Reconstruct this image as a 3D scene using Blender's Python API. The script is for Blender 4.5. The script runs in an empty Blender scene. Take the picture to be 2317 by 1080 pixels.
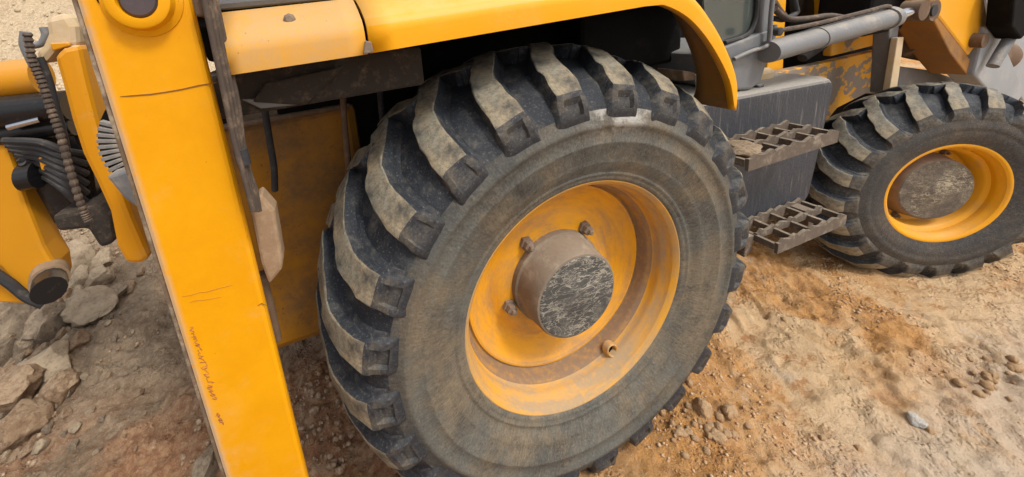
import bpy, bmesh, math, random
import numpy as np
from mathutils import Vector, Matrix, noise as mnoise
random.seed(7); np.random.seed(7)
R = math.radians
scene = bpy.context.scene
col = scene.collection

# ------------------------------------------------------------------ camera, sky, sun, exposure
PXW, PXH = 2317.0, 1080.0
CAM = Vector((-0.6465, -0.7509, 1.5747)); YAW, PITCH, ROLL = 1.29062, -0.21643, -0.11579
FPX, PPX, PPY = 799.6, 949.26, 214.98
cd = bpy.data.cameras.new('camera'); cam = bpy.data.objects.new('camera', cd); col.objects.link(cam)
cd.sensor_width = 36.0; cd.sensor_fit = 'HORIZONTAL'
cd.lens = 36.0 * FPX / PXW
cd.shift_x = (PXW / 2 - PPX) / PXW
cd.shift_y = -(PXH / 2 - PPY) / PXW
cd.clip_start = 0.02; cd.clip_end = 500
_d = Vector((math.cos(PITCH) * math.cos(YAW), math.cos(PITCH) * math.sin(YAW), math.sin(PITCH)))
_r0 = Vector((math.sin(YAW), -math.cos(YAW), 0)); _u0 = _r0.cross(_d)
_r = _r0 * math.cos(ROLL) + _u0 * math.sin(ROLL); _u = -_r0 * math.sin(ROLL) + _u0 * math.cos(ROLL)
cam.matrix_world = Matrix(((_r.x, _u.x, -_d.x, CAM.x), (_r.y, _u.y, -_d.y, CAM.y), (_r.z, _u.z, -_d.z, CAM.z), (0, 0, 0, 1)))
scene.camera = cam

SUN_AZ, SUN_EL = R(-58), R(56)          # direction towards the sun, from +x towards +y
world = bpy.data.worlds.new('World'); scene.world = world; world.use_nodes = True
nt = world.node_tree; nt.nodes.clear()
sky = nt.nodes.new('ShaderNodeTexSky'); sky.sky_type = 'NISHITA'; sky.sun_disc = False
sky.sun_elevation = SUN_EL; sky.sun_rotation = math.pi / 2 - SUN_AZ
sky.air_density = 1.0; sky.dust_density = 4.0; sky.ozone_density = 1.0
hs = nt.nodes.new('ShaderNodeHueSaturation'); hs.inputs['Saturation'].default_value = 0.35
bg = nt.nodes.new('ShaderNodeBackground'); bg.inputs['Strength'].default_value = 0.14
wo = nt.nodes.new('ShaderNodeOutputWorld')
nt.links.new(sky.outputs[0], hs.inputs['Color']); nt.links.new(hs.outputs[0], bg.inputs['Color']); nt.links.new(bg.outputs[0], wo.inputs[0])
sl = bpy.data.lights.new('sun', 'SUN'); sun = bpy.data.objects.new('sun', sl); col.objects.link(sun)
sl.energy = 1.5; sl.angle = R(10); sl.color = (1.0, 0.95, 0.87)
sd = Vector((math.cos(SUN_EL) * math.cos(SUN_AZ), math.cos(SUN_EL) * math.sin(SUN_AZ), math.sin(SUN_EL)))
sun.rotation_euler = sd.to_track_quat('Z', 'Y').to_euler(); sun.location = (3, -4, 8)
vs = scene.view_settings; vs.view_transform = 'Standard'; vs.look = 'None'; vs.gamma = 1.0; vs.use_curve_mapping = False
vs.exposure = 0.45

def at(px, py, Y):
    """point of the vehicle plane y = Y that was measured at this pixel of the survey photo"""
    v = _d + _r * ((px - PPX) / FPX) - _u * ((py - PPY) / FPX)
    return CAM + v * ((Y - CAM.y) / v.y)
def atz(px, py, Z):
    v = _d + _r * ((px - PPX) / FPX) - _u * ((py - PPY) / FPX)
    return CAM + v * ((Z - CAM.z) / v.z)

# ------------------------------------------------------------------ materials
class NT:
    def __init__(s, name):
        s.m = bpy.data.materials.new(name); s.m.use_nodes = True; s.t = s.m.node_tree
        s.b = s.t.nodes['Principled BSDF']
        s.tc = s.n('ShaderNodeTexCoord')
        s.co = s.tc.outputs['Object']
    def n(s, t, **k):
        x = s.t.nodes.new(t)
        for a, b in k.items(): setattr(x, a, b)
        return x
    def l(s, a, b): s.t.links.new(a, b)
    def noise(s, scale, detail=6, rough=.6, co=None, dist=0.0, off=None):
        x = s.n('ShaderNodeTexNoise'); x.inputs['Scale'].default_value = scale; x.inputs['Detail'].default_value = detail
        x.inputs['Roughness'].default_value = rough; x.inputs['Distortion'].default_value = dist
        c = co or s.co
        if off is not None: c = s.mapping(off=off, co=c)
        s.l(c, x.inputs['Vector']); return x.outputs['Fac']
    def mapping(s, sc=(1, 1, 1), off=(0, 0, 0), co=None, rot=(0, 0, 0)):
        m = s.n('ShaderNodeMapping'); m.inputs['Scale'].default_value = sc; m.inputs['Location'].default_value = off; m.inputs['Rotation'].default_value = rot
        s.l(co or s.co, m.inputs['Vector']); return m.outputs[0]
    def ramp(s, f, lo, hi):
        x = s.n('ShaderNodeMapRange'); x.interpolation_type = 'SMOOTHSTEP'
        x.inputs['From Min'].default_value = lo; x.inputs['From Max'].default_value = hi
        s.l(f, x.inputs['Value']); return x.outputs[0]
    def math(s, op, a, b=None):
        x = s.n('ShaderNodeMath', operation=op); x.use_clamp = op in ('ADD', 'MULTIPLY', 'SUBTRACT') and True
        for i, v in enumerate((a, b)):
            if v is None: continue
            if isinstance(v, (int, float)): x.inputs[i].default_value = v
            else: s.l(v, x.inputs[i])
        return x.outputs[0]
    def mix(s, f, a, b):
        x = s.n('ShaderNodeMix', data_type='RGBA')
        for v, i in ((f, 0), (a, 6), (b, 7)):
            if isinstance(v, (int, float)): x.inputs[i].default_value = v
            elif isinstance(v, tuple): x.inputs[i].default_value = (*v, 1)
            else: s.l(v, x.inputs[i])
        return x.outputs[2]
    def sep(s, co=None):
        x = s.n('ShaderNodeSeparateXYZ'); s.l(co or s.co, x.inputs[0]); return x.outputs
    def up(s):
        g = s.n('ShaderNodeNewGeometry'); x = s.n('ShaderNodeSeparateXYZ'); s.l(g.outputs['True Normal'], x.inputs[0]); return x.outputs[2]
    def bump(s, h, strength=.3, dist=.004):
        x = s.n('ShaderNodeBump'); x.inputs['Strength'].default_value = strength; x.inputs['Distance'].default_value = dist
        s.l(h, x.inputs['Height']); s.l(x.outputs[0], s.b.inputs['Normal'])
    def done(s, colr, rough=.5, metal=0.0, spec=.5):
        for v, k in ((colr, 'Base Color'), (rough, 'Roughness'), (metal, 'Metallic'), (spec, 'Specular IOR Level')):
            if isinstance(v, (int, float)): s.b.inputs[k].default_value = v
            elif isinstance(v, tuple): s.b.inputs[k].default_value = (*v, 1)
            else: s.l(v, s.b.inputs[k])
        return s.m

DUST = (0.42, 0.30, 0.19); PALE = (0.60, 0.46, 0.31); RUST = (0.12, 0.05, 0.02)
def paint(name, base=(0.84, 0.37, 0.004), dust=.3, updust=.3, dcol=DUST, rough=.42, spots=.3, scale=5, bumpy=.15, polar=False):
    t = NT(name)
    bco = t.co
    if polar:       # grime follows the turning of the wheel
        s_ = t.sep(); at_ = t.n('ShaderNodeMath', operation='ARCTAN2'); t.l(s_[0], at_.inputs[0]); t.l(s_[2], at_.inputs[1])
        cc = t.n('ShaderNodeCombineXYZ'); t.l(s_[0], cc.inputs[0]); t.l(s_[2], cc.inputs[2]); ln = t.n('ShaderNodeVectorMath', operation='LENGTH'); t.l(cc.outputs[0], ln.inputs[0])
        pc = t.n('ShaderNodeCombineXYZ'); t.l(at_.outputs[0], pc.inputs[0]); t.l(ln.outputs['Value'], pc.inputs[1]); t.l(s_[1], pc.inputs[2])
        bco = t.mapping(sc=(.22, 2.4, 2.4), co=pc.outputs[0])
    big = t.noise(scale, 9, .7, co=bco); fine = t.noise(scale * 9, 6, .7, off=(3, 1, 7)); spk = t.noise(90, 3, .6, off=(9, 2, 4))
    f = t.math('ADD', t.math('MULTIPLY', t.ramp(big, .62 - .5 * dust, .95 - .45 * dust), min(1, .35 + dust)), t.math('MULTIPLY', t.ramp(t.up(), .15, .9), updust))
    f = t.math('MULTIPLY', f, t.ramp(fine, .05, .55))
    tint = t.mix(t.noise(2.3, 4, .5, off=(5, 5, 5)), tuple(c * .90 for c in base), tuple(min(1, c * 1.06) for c in base))
    c = t.mix(f, tint, dcol)
    sp = t.math('MULTIPLY', t.ramp(spk, .74 - .07 * spots, .80 - .06 * spots), spots)
    c = t.mix(sp, c, RUST)
    t.bump(t.noise(60, 5, .6), bumpy, .003)
    ro = t.n('ShaderNodeMapRange'); ro.inputs['To Min'].default_value = rough; ro.inputs['To Max'].default_value = .85; t.l(f, ro.inputs['Value'])
    return t.done(c, ro.outputs[0], 0, .3)
def grime(name, base, dcol, amt=.4, scale=8, rough=.6, streak=None, bumpy=.4, spec=.4, metal=0.0, updust=.2, bscale=70):
    t = NT(name)
    co = t.mapping(sc=streak) if streak else t.co
    n1 = t.noise(scale, 9, .7, co=co); n2 = t.noise(scale * 5, 6, .75, co=co, off=(4, 4, 1))
    f = t.ramp(n1, .68 - .45 * amt, .95 - .4 * amt)
    f = t.math('ADD', t.math('MULTIPLY', f, .8), t.math('MULTIPLY', t.ramp(t.up(), .2, .95), updust))
    f = t.math('MULTIPLY', f, t.ramp(n2, .1, .6))
    c = t.mix(f, t.mix(t.noise(3, 3), tuple(v * .75 for v in base), tuple(min(1, v * 1.25) for v in base)), dcol)
    t.bump(t.noise(bscale, 8, .7), bumpy, .004)
    return t.done(c, rough, metal, spec)

M = {}
M['leg'] = None
def make_leg_mat():
    t = NT('leg_yellow_paint')
    o = t.sep()
    z = o[2]; x = o[0]
    big = t.noise(6, 8, .65); fine = t.noise(60, 6, .7)
    low = t.math('MULTIPLY', t.ramp(z, .95, .45), t.ramp(x, -.90, -1.0))
    f = t.math('MULTIPLY', low, t.ramp(big, .38, .7))
    f = t.math('ADD', f, t.math('MULTIPLY', t.ramp(big, .70, .95), .4))
    f = t.math('ADD', f, t.math('MULTIPLY', t.ramp(x, -.985, -1.004), t.ramp(t.noise(25, 6, .7), .25, .55)))
    f = t.math('MULTIPLY', f, t.ramp(fine, .1, .5))
    c = t.mix(f, t.mix(t.ramp(t.noise(3, 8, .7), .3, .7), (.75, .315, .001), (.83, .375, .002)), (.56, .40, .25))
    c = t.mix(t.math('MULTIPLY', t.ramp(t.noise(9, 10, .8, off=(2, 7, 1)), .52, .72), .16), c, (.60, .42, .22))
    sp = t.ramp(t.noise(120, 2, .5), .735, .77)
    c = t.mix(t.math('MULTIPLY', sp, .6), c, (.25, .11, .02))
    sc = t.ramp(t.noise(14, 3, .6, co=t.mapping(sc=(1, 1, 9), rot=(0, R(14), 0))), .70, .74)
    c = t.mix(t.math('MULTIPLY', sc, .35), c, (.45, .2, .02))
    t.bump(t.noise(40, 5, .6), .12, .003)
    return t.done(c, .5, 0, .25)
M['leg'] = make_leg_mat()
M['fender'] = paint('fender_yellow_clean', dust=.22, updust=.45, dcol=(.72, .50, .22), scale=3)
M['fender_dusty'] = paint('fender_yellow_dusty', base=(.72, .33, .012), dust=.62, updust=.55, dcol=(.56, .335, .13), scale=8, spots=.8)
M['fender_in'] = grime('fender_rust_arm_shade', (.36, .16, .03), (.16, .10, .06), .55, 6, .7)  # rust and dust inside the fender; reused as painted shade under the loader arm
M['rim'] = paint('rim_yellow', polar=True, base=(.80, .35, .006), dust=.52, updust=.5, dcol=(.38, .22, .10), scale=5, spots=.4, rough=.4)
M['barrel'] = paint('rim_barrel_dusty', polar=True, base=(.74, .34, .012), dust=.62, updust=.35, dcol=(.385, .27, .155), scale=9, spots=.3)
M['barrel_in'] = paint('rim_barrel_inner_dirt_shade', polar=True, base=(.62, .28, .012), dust=.80, updust=.4, dcol=(.235, .15, .09), scale=6, spots=.3)  # brown dirt on the ledge, with the recess shade mixed into its colour
M['rim_front'] = paint('front_rim_yellow', polar=True, base=(.80, .35, .006), dust=.3, updust=.25, dcol=(.40, .26, .14), scale=6)
M['old_orange'] = paint('chassis_orange', base=(.36, .155, .008), dust=.60, updust=.5, dcol=(.12, .075, .04), scale=4, spots=1.2)  # orange base darkened to carry the shade under the machine; dirt and rust on top
M['king'] = paint('kingpost_yellow', base=(.70, .29, .008), dust=.30, updust=.5, dcol=(.60, .45, .30), scale=5, spots=.6)
M['boom'] = paint('boom_amber', base=(.62, .27, .012), dust=.25, updust=.4, dcol=(.45, .30, .17), scale=4, spots=.4)
def patchy_mat():
    t = NT('loader_frame_patchy')
    n = t.noise(5.5, 7, .6, co=t.mapping(sc=(1, 1, 1.6), off=(1.3, 0, .4)))
    bare = t.mix(t.noise(22, 8, .7), (.20, .16, .125), (.36, .285, .215))
    yel = t.mix(t.ramp(t.noise(14, 8, .7, off=(3, 2, 1)), .4, .75), (.82, .36, .008), (.66, .40, .14))
    c = t.mix(t.ramp(n, .485, .515), bare, yel)
    t.bump(t.noise(50, 6, .7), .25, .004)
    return t.done(c, .6, 0, .3)
M['patchy'] = patchy_mat()
M['loader_y'] = paint('loader_arm_yellow', base=(.84, .38, .015), dust=.18, updust=.3, dcol=(.55, .40, .25), scale=5, spots=.5)
M['brown_steel'] = grime('brown_dirty_steel', (.13, .078, .045), (.36, .27, .18), .45, 12, .8)
M['grey_steel'] = grime('grey_dusty_steel', (.17, .175, .18), (.40, .34, .27), .45, 9, .5, updust=.4)
M['tank'] = grime('tank_grey_plastic', (.038, .042, .052), (.34, .31, .265), .36, 12, .5, streak=(7, 7, .4), updust=2.2, bumpy=.8)
M['step'] = grime('step_rusty_grating', (.115, .088, .066), (.40, .32, .235), .45, 30, .9, updust=.35)
M['dark'] = grime('underbody_black', (.007, .0065, .006), (.022, .018, .015), .4, 10, .9, updust=.1, spec=.1)
M['caked'] = grime('mud_caked_steel', (.035, .028, .022), (.17, .125, .085), .45, 38, .9, bumpy=.9, bscale=90)
M['black_gloss'] = grime('black_hydraulics', (.012, .012, .013), (.10, .085, .07), .25, 14, .25, bumpy=.2, updust=.25)
M['hose'] = grime('dusty_hose', (.075, .055, .042), (.30, .215, .145), .5, 25, .85)
M['hose_dark'] = grime('dark_hose', (.03, .03, .032), (.20, .17, .13), .35, 25, .7)
M['chrome'] = grime('chrome_rod', (.62, .62, .64), (.4, .35, .3), .2, 12, .15, metal=1.0, bumpy=.05)
M['pin'] = grime('pin_steel', (.075, .058, .062), (.14, .11, .10), .35, 20, .55, bumpy=.2, updust=0)
M['bolt'] = grime('bolt_dusty', (.20, .15, .11), (.34, .26, .18), .5, 40, .85)
M['tan'] = grime('tan_dusty_casting', (.29, .19, .11), (.42, .31, .20), .55, 26, .9)
M['pale_cast'] = grime('pale_dusty_casting', (.55, .40, .22), (.62, .50, .36), .65, 10, .9)
M['frame_grey'] = grime('cab_frame_grey', (.16, .17, .18), (.34, .31, .27), .35, 7, .5, updust=.4)
M['bucket'] = grime('bucket_grey', (.30, .31, .32), (.46, .42, .37), .4, 5, .6)
M['white_spot'] = grime('chalk', (.62, .56, .46), (.7, .66, .58), .5, 50, .9)
M['wear'] = grime('worn_edge_strip', (.16, .11, .07), (.58, .47, .34), .55, 22, .9)
M['ink'] = NT('marker_ink').done((.40, .15, .05), .8)
M['scuff'] = NT('paint_scuff').done((.52, .22, .02), .8)
M['seam'] = NT('weld_line_brown').done((.22, .085, .012), .8)  # dark brown line colour of the weld seam and one scratch
def glass():
    t = NT('cab_glass'); b = t.b
    b.inputs['Transmission Weight'].default_value = .75; b.inputs['IOR'].default_value = 1.45
    d = t.ramp(t.noise(3, 6, .7), .3, .8)
    c = t.mix(d, (.20, .25, .24), (.34, .37, .34))
    return t.done(c, .12)
M['glass'] = glass()

def rubber_mat(name, base, dcol, amt, radial=False, rough=.6, grain=False, chalk=False):
    t = NT(name)
    co = t.co
    if radial:      # streaks that run from the bead to the tread
        s = t.sep(); a = t.n('ShaderNodeMath', operation='ARCTAN2'); t.l(s[0], a.inputs[0]); t.l(s[2], a.inputs[1])
        rr = t.n('ShaderNodeVectorMath', operation='LENGTH'); cc = t.n('ShaderNodeCombineXYZ'); t.l(s[0], cc.inputs[0]); t.l(s[2], cc.inputs[2]); t.l(cc.outputs[0], rr.inputs[0])
        p = t.n('ShaderNodeCombineXYZ'); t.l(a.outputs[0], p.inputs[0]); t.l(rr.outputs['Value'], p.inputs[1]); t.l(s[1], p.inputs[2])
        pol = p.outputs[0]
        n1 = t.noise(6, 11, .8, off=(4, 1, 2)); n2 = t.noise(60, 9, .8, co=t.mapping(sc=(1.6, .6, 1), co=pol))
        rad = rr.outputs['Value']
        edge = t.ramp(rad, radial[0], radial[1])        # scrubbed cleaner towards the tread
        f = t.math('ADD', t.math('MULTIPLY', t.ramp(n1, .62 - .4 * amt, .9 - .35 * amt), .62), t.math('MULTIPLY', t.ramp(n2, .42, .66), .42))
        f = t.math('MULTIPLY', f, t.math('SUBTRACT', 1.0, t.math('MULTIPLY', edge, .55)))
    else:
        n1 = t.noise(9, 9, .72); n2 = t.noise(70, 6, .75, off=(2, 5, 1))
        f = t.math('MULTIPLY', t.ramp(n1, .65 - .45 * amt, .95 - .45 * amt), t.ramp(n2, .12, .6))
    warm = t.mix(t.ramp(t.noise(5, 6, .65, off=(7, 7, 7)), .38, .62), tuple(v * k for v, k in zip(dcol, (1.12, 1.0, .82))), tuple(v * k for v, k in zip(dcol, (.72, .80, .86))))
    c = t.mix(f, base, warm)
    sc = t.ramp(t.noise(28, 8, .8, off=(1, 9, 3), dist=.8), .66, .74)
    c = t.mix(t.math('MULTIPLY', sc, .45), c, (.36, .36, .35))
    if chalk:       # dried pale splash on the upper shoulder
        s = t.sep(); 
        m = t.math('MULTIPLY', t.ramp(s[2], .515, .57), t.math('MULTIPLY', t.ramp(s[0], -.03, .05), t.ramp(s[0], .36, .22)))
        m = t.math('MULTIPLY', m, t.ramp(t.noise(11, 8, .7, off=(3, 3, 3)), .42, .58))
        c = t.mix(t.math('MULTIPLY', m, .8), c, (.50, .48, .43))
    if grain or radial:
        gr = t.noise(150, 6, .8, off=(2, 2, 9)); c = t.mix(t.math('MULTIPLY', t.ramp(gr, .52, .68), .55), c, (.022, .021, .02))
        c = t.mix(t.math('MULTIPLY', t.ramp(gr, .46, .34), .35), c, (.33, .30, .25))
    t.bump(t.noise(60, 10, .8), .7, .006)
    return t.done(c, rough, 0, .3)
M['sidewall'] = rubber_mat('rear_sidewall_dusty', (.040, .040, .040), (.225, .198, .155), .86, radial=(.52, .62), chalk=True)
M['rubber'] = rubber_mat('tread_rubber', (.020, .024, .031), (.20, .19, .17), .42, grain=True, rough=.45)
M['lugtop'] = rubber_mat('lug_top_dusty', (.055, .054, .050), (.34, .30, .225), .76, grain=True)
M['shoulder'] = rubber_mat('shoulder_rubber', (.030, .033, .040), (.20, .18, .145), .52, grain=True, rough=.5)
M['sidewall_f'] = rubber_mat('front_sidewall', (.042, .040, .040), (.16, .135, .11), .5, radial=(.30, .48))
M['lugtop_f'] = rubber_mat('front_lug_top', (.07, .067, .06), (.37, .325, .245), .76, grain=True)
def capmat(name, base, dcol, amt):
    t = NT(name)      # straw coloured scratches: iso-lines of stretched noises
    f = None
    for k, (sc, rot, sq) in enumerate(((11, 20, 3.0), (13, 75, 3.4), (12, 130, 3.0), (24, 50, 2.0))):
        n = t.noise(sc, 2, .5, co=t.mapping(sc=(1, 1, sq), off=(3 * k, 1 + k, 2), rot=(0, R(rot), 0)))
        a = t.n('ShaderNodeMath', operation='SUBTRACT'); t.l(n, a.inputs[0]); a.inputs[1].default_value = .5
        b = t.n('ShaderNodeMath', operation='ABSOLUTE'); t.l(a.outputs[0], b.inputs[0])
        l = t.ramp(b.outputs[0], .016, .004)
        f = l if f is None else t.math('ADD', f, l)
    f = t.math('MULTIPLY', f, t.ramp(t.noise(7, 6, .7), .60 - .4 * amt, .78 - .3 * amt))
    f = t.math('ADD', f, t.math('MULTIPLY', t.ramp(t.noise(11, 12, .85, off=(5, 1, 1)), .45, .70), .6))
    c = t.mix(f, base, dcol); c = t.mix(t.math('MULTIPLY', t.ramp(t.noise(130, 5, .8), .5, .66), .5), c, tuple(v * .8 for v in base)); t.bump(t.math('ADD', f, t.math('MULTIPLY', t.noise(60, 8, .8), .5)), .5, .004)
    return t.done(c, .8)
M['cap'] = capmat('hub_cap_scratched', (.060, .058, .054), (.33, .30, .24), .72)
M['cap_f'] = capmat('front_hub_cap', (.10, .08, .062), (.42, .35, .24), .45)
M['hub'] = grime('hub_dusty_brown', (.19, .145, .105), (.36, .295, .215), .5, 16, .9, updust=.35)
M['hub_f'] = grime('front_hub_brown', (.17, .125, .09), (.34, .26, .18), .4, 12, .85, updust=.3)

def ground_mat():
    t = NT('clay_ground')
    s = t.sep()
    big = t.noise(1.5, 6, .6, dist=.6); mid = t.noise(5.5, 9, .7, off=(3, 3, 0), dist=.5); fine = t.noise(34, 9, .75); grit = t.noise(170, 4, .7)
    pale = (.65, .445, .25); orange = (.58, .29, .09); red = (.27, .115, .055); grey = (.55, .43, .31); brown = (.19, .135, .088)
    right = t.mix(t.ramp(big, .42, .60), orange, pale)
    right = t.mix(t.ramp(mid, .57, .72), right, grey)
    right = t.mix(t.math('MULTIPLY', t.ramp(t.noise(7, 9, .75, co=t.mapping(sc=(1, 1.8, 1), off=(8, 1, 2), rot=(0, 0, R(30)))), .52, .64), .85), right, (.40, .18, .06))
    g = t.math('ADD', t.math('MULTIPLY', t.ramp(s[1], -.12, -.42), .75), 0.0)
    right = t.mix(t.math('MULTIPLY', g, t.ramp(mid, .3, .5)), right, (.62, .505, .385))
    left = t.mix(t.ramp(mid, .40, .62), brown, (.30, .225, .15))  # browner soil, its tone also darkened for the shade under the machine
    left = t.mix(t.math('MULTIPLY', t.math('MULTIPLY', t.ramp(big, .36, .52), t.ramp(s[1], 1.15, .6)), .85), left, t.mix(t.ramp(fine, .4, .6), red, (.40, .20, .09)))
    left = t.mix(t.math('MULTIPLY', t.ramp(t.noise(7, 9, .7, off=(1, 6, 2)), .52, .66), .7), left, (.42, .31, .20))
    ad = t.n('ShaderNodeMath', operation='MULTIPLY_ADD'); t.l(mid, ad.inputs[0]); ad.inputs[1].default_value = .9; t.l(s[0], ad.inputs[2])
    c = t.mix(t.ramp(ad.outputs[0], .0, .75), left, right)
    far = t.math('MULTIPLY', t.ramp(s[1], 1.9, 3.4), t.ramp(s[0], 1.0, -.5))
    c = t.mix(far, c, t.mix(t.ramp(fine, .35, .65), (.42, .31, .19), (.64, .51, .34)))
    c = t.mix(t.ramp(fine, .35, .8), c, t.mix(.28, c, (.62, .50, .36)))
    c = t.mix(t.math('MULTIPLY', t.ramp(grit, .56, .68), .38), c, (.20, .11, .055))
    c = t.mix(t.math('MULTIPLY', t.ramp(t.noise(90, 7, .8, off=(7, 3, 2)), .56, .66), .45), c, (.72, .60, .45))
    cr = t.noise(13, 8, .8, off=(5, 9, 1)); ca = t.n('ShaderNodeMath', operation='SUBTRACT'); t.l(cr, ca.inputs[0]); ca.inputs[1].default_value = .5
    cb = t.n('ShaderNodeMath', operation='ABSOLUTE'); t.l(ca.outputs[0], cb.inputs[0])
    c = t.mix(t.math('MULTIPLY', t.math('MULTIPLY', t.ramp(cb.outputs[0], .02, .004), t.ramp(big, .52, .42)), .6), c, (.24, .105, .04))
    vo = t.n('ShaderNodeTexVoronoi'); vo.inputs['Scale'].default_value = 75; t.l(t.co, vo.inputs['Vector'])
    vc = t.math('MULTIPLY', t.ramp(vo.outputs['Distance'], .6, .1), t.ramp(t.noise(6, 5, .6, off=(2, 8, 1)), .45, .6))
    h = t.math('ADD', t.math('ADD', t.math('MULTIPLY', fine, .5), t.math('MULTIPLY', grit, .22)), t.math('MULTIPLY', vc, .22))
    t.bump(h, 1.0, .03)
    return t.done(c, .95, 0, .15)
M['ground'] = ground_mat()
def rockmat(name, a, b, cdark, sc_b=5, topc=(.46, .35, .23)):
    t = NT(name)
    c = t.mix(t.ramp(t.noise(2.2, 9, .75), .35, .65), a, b)
    c = t.mix(t.math('MULTIPLY', t.ramp(t.noise(6, 8, .8, off=(4, 2, 2)), .5, .64), .8), c, cdark)
    c = t.mix(t.math('MULTIPLY', t.math('MULTIPLY', t.ramp(t.up(), .3, .9), t.ramp(t.noise(5, 7, .7, off=(6, 1, 1)), .35, .6)),   .55), c, topc)
    t.bump(t.noise(sc_b, 8, .75), .8, .012)
    return t.done(c, .92, 0, .2)
M['rock_grey'] = rockmat('rock_grey', (.175, .135, .098), (.28, .22, .155), (.09, .062, .044))
M['rock_brown'] = rockmat('rock_brown', (.22, .14, .085), (.33, .225, .14), (.12, .07, .042))
M['rock_pale'] = rockmat('rock_pale', (.31, .245, .17), (.43, .34, .235), (.18, .125, .082))
M['clod'] = rockmat('clay_clod', (.50, .29, .14), (.58, .40, .23), (.42, .21, .08), 5, (.60, .43, .27))
M['mud'] = rockmat('dried_mud', (.20, .14, .09), (.32, .235, .15), (.11, .07, .045))
M['white_stone'] = rockmat('white_stone', (.62, .60, .56), (.74, .72, .68), (.5, .45, .38))

def gritmat(name, a, b):
    t = NT(name); return t.done(t.mix(t.ramp(t.noise(60, 4, .7), .35, .65), a, b), .95, 0, .15)
M['grit_o'] = gritmat('grit_orange', (.40, .22, .11), (.58, .43, .28)); M['grit_b'] = gritmat('grit_brown', (.20, .125, .08), (.40, .30, .20)); M['grit_p'] = gritmat('grit_pale', (.40, .30, .19), (.62, .50, .35))

# ------------------------------------------------------------------ mesh helpers
def link(name, me, mats=(), parent=None, smooth=True, loc=None, rot=None):
    o = bpy.data.objects.new(name, me); col.objects.link(o)
    for m in ([mats] if not isinstance(mats, (list, tuple)) else mats):
        if m and m.name not in [x.name for x in me.materials if x]: me.materials.append(m)
    if smooth and len(me.polygons): me.polygons.foreach_set('use_smooth', [True] * len(me.polygons))
    if loc is not None: o.location = loc
    if rot is not None: o.rotation_euler = rot
    if parent: o.parent = parent
    return o
def bevel(o, w, seg=2):
    b = o.modifiers.new('bevel', 'BEVEL'); b.width = w; b.segments = seg; b.limit_method = 'ANGLE'; b.angle_limit = R(35); b.harden_normals = False
    return o
def mesh(name, v, f):
    me = bpy.data.meshes.new(name); me.from_pydata([tuple(x) for x in v], [], f); me.validate(); me.update()
    return me
def fixn(me):
    bm = bmesh.new(); bm.from_mesh(me); bmesh.ops.recalc_face_normals(bm, faces=bm.faces); bm.to_mesh(me); bm.free(); return me
def box(name, x0, x1, y0, y1, z0, z1, mat, parent, bw=.006, taper=None):
    v = [Vector((x, y, z)) for z in (z0, z1) for y in (y0, y1) for x in (x0, x1)]
    f = [(0, 2, 3, 1), (4, 5, 7, 6), (0, 1, 5, 4), (2, 6, 7, 3), (0, 4, 6, 2), (1, 3, 7, 5)]
    o = link(name, mesh(name, v, f), mat, parent, smooth=False)
    if bw: bevel(o, bw)
    return o
def prism(name, pts, y0, y1, mat, parent, bw=.006, smooth=False):
    """pts: (x, z) outline, extruded along y"""
    n = len(pts)
    v = [(p[0], y0, p[1]) for p in pts] + [(p[0], y1, p[1]) for p in pts]
    f = [tuple(range(n)), tuple(range(2 * n - 1, n - 1, -1))] + [(i, i + n, (i + 1) % n + n, (i + 1) % n) for i in range(n)]
    o = link(name, fixn(mesh(name, v, f)), mat, parent, smooth=smooth)
    if bw: bevel(o, bw)
    return o
def pprism(name, pix, y0, y1, mat, parent, bw=.006):
    return prism(name, [(lambda p: (p.x, p.z))(at(a, b, y0)) for a, b in pix], y0, y1, mat, parent, bw)
def smoothpath(pts, sub=6):
    pts = [Vector(p) for p in pts]
    if len(pts) < 3: return pts
    out = []
    P = [pts[0] * 2 - pts[1]] + pts + [pts[-1] * 2 - pts[-2]]
    for i in range(1, len(P) - 2):
        for k in range(sub):
            t = k / sub
            a, b, c, d = P[i - 1], P[i], P[i + 1], P[i + 2]
            out.append(.5 * ((2 * b) + (c - a) * t + (2 * a - 5 * b + 4 * c - d) * t * t + (3 * b - a - 3 * c + d) * t ** 3))
    out.append(pts[-1]); return out
def tube_data(pts, rad, sides=10, sub=6, wob=0.0):
    P = smoothpath(pts, sub) if sub > 1 else [Vector(p) for p in pts]
    v, f = [], []
    prev = None
    for i, p in enumerate(P):
        t = (P[min(i + 1, len(P) - 1)] - P[max(i - 1, 0)]).normalized()
        if prev is None:
            a = Vector((0, 0, 1)) if abs(t.z) < .9 else Vector((1, 0, 0)); n = (a - t * a.dot(t)).normalized()
        else: n = (prev - t * prev.dot(t)).normalized()
        prev = n; b = t.cross(n)
        rr = rad(i / (len(P) - 1)) if callable(rad) else rad
        rr *= 1 + wob * math.sin(i * 2.1)
        for k in range(sides):
            an = 2 * math.pi * k / sides
            v.append(p + (n * math.cos(an) + b * math.sin(an)) * rr)
    for i in range(len(P) - 1):
        for k in range(sides):
            f.append((i * sides + k, i * sides + (k + 1) % sides, (i + 1) * sides + (k + 1) % sides, (i + 1) * sides + k))
    f.append(tuple(range(sides - 1, -1, -1))); f.append(tuple(range(len(v) - sides, len(v))))
    return v, f
def tube(name, pts, rad, mat, parent, sides=10, sub=6, wob=0.0):
    o = link(name, mesh(name, *tube_data(pts, rad, sides, sub, wob)), mat, parent)
    sharp(o); return o
def sharp(o, ang=40):
    me = o.data
    try: me.set_sharp_from_angle(angle=R(ang))
    except Exception: pass
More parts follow.
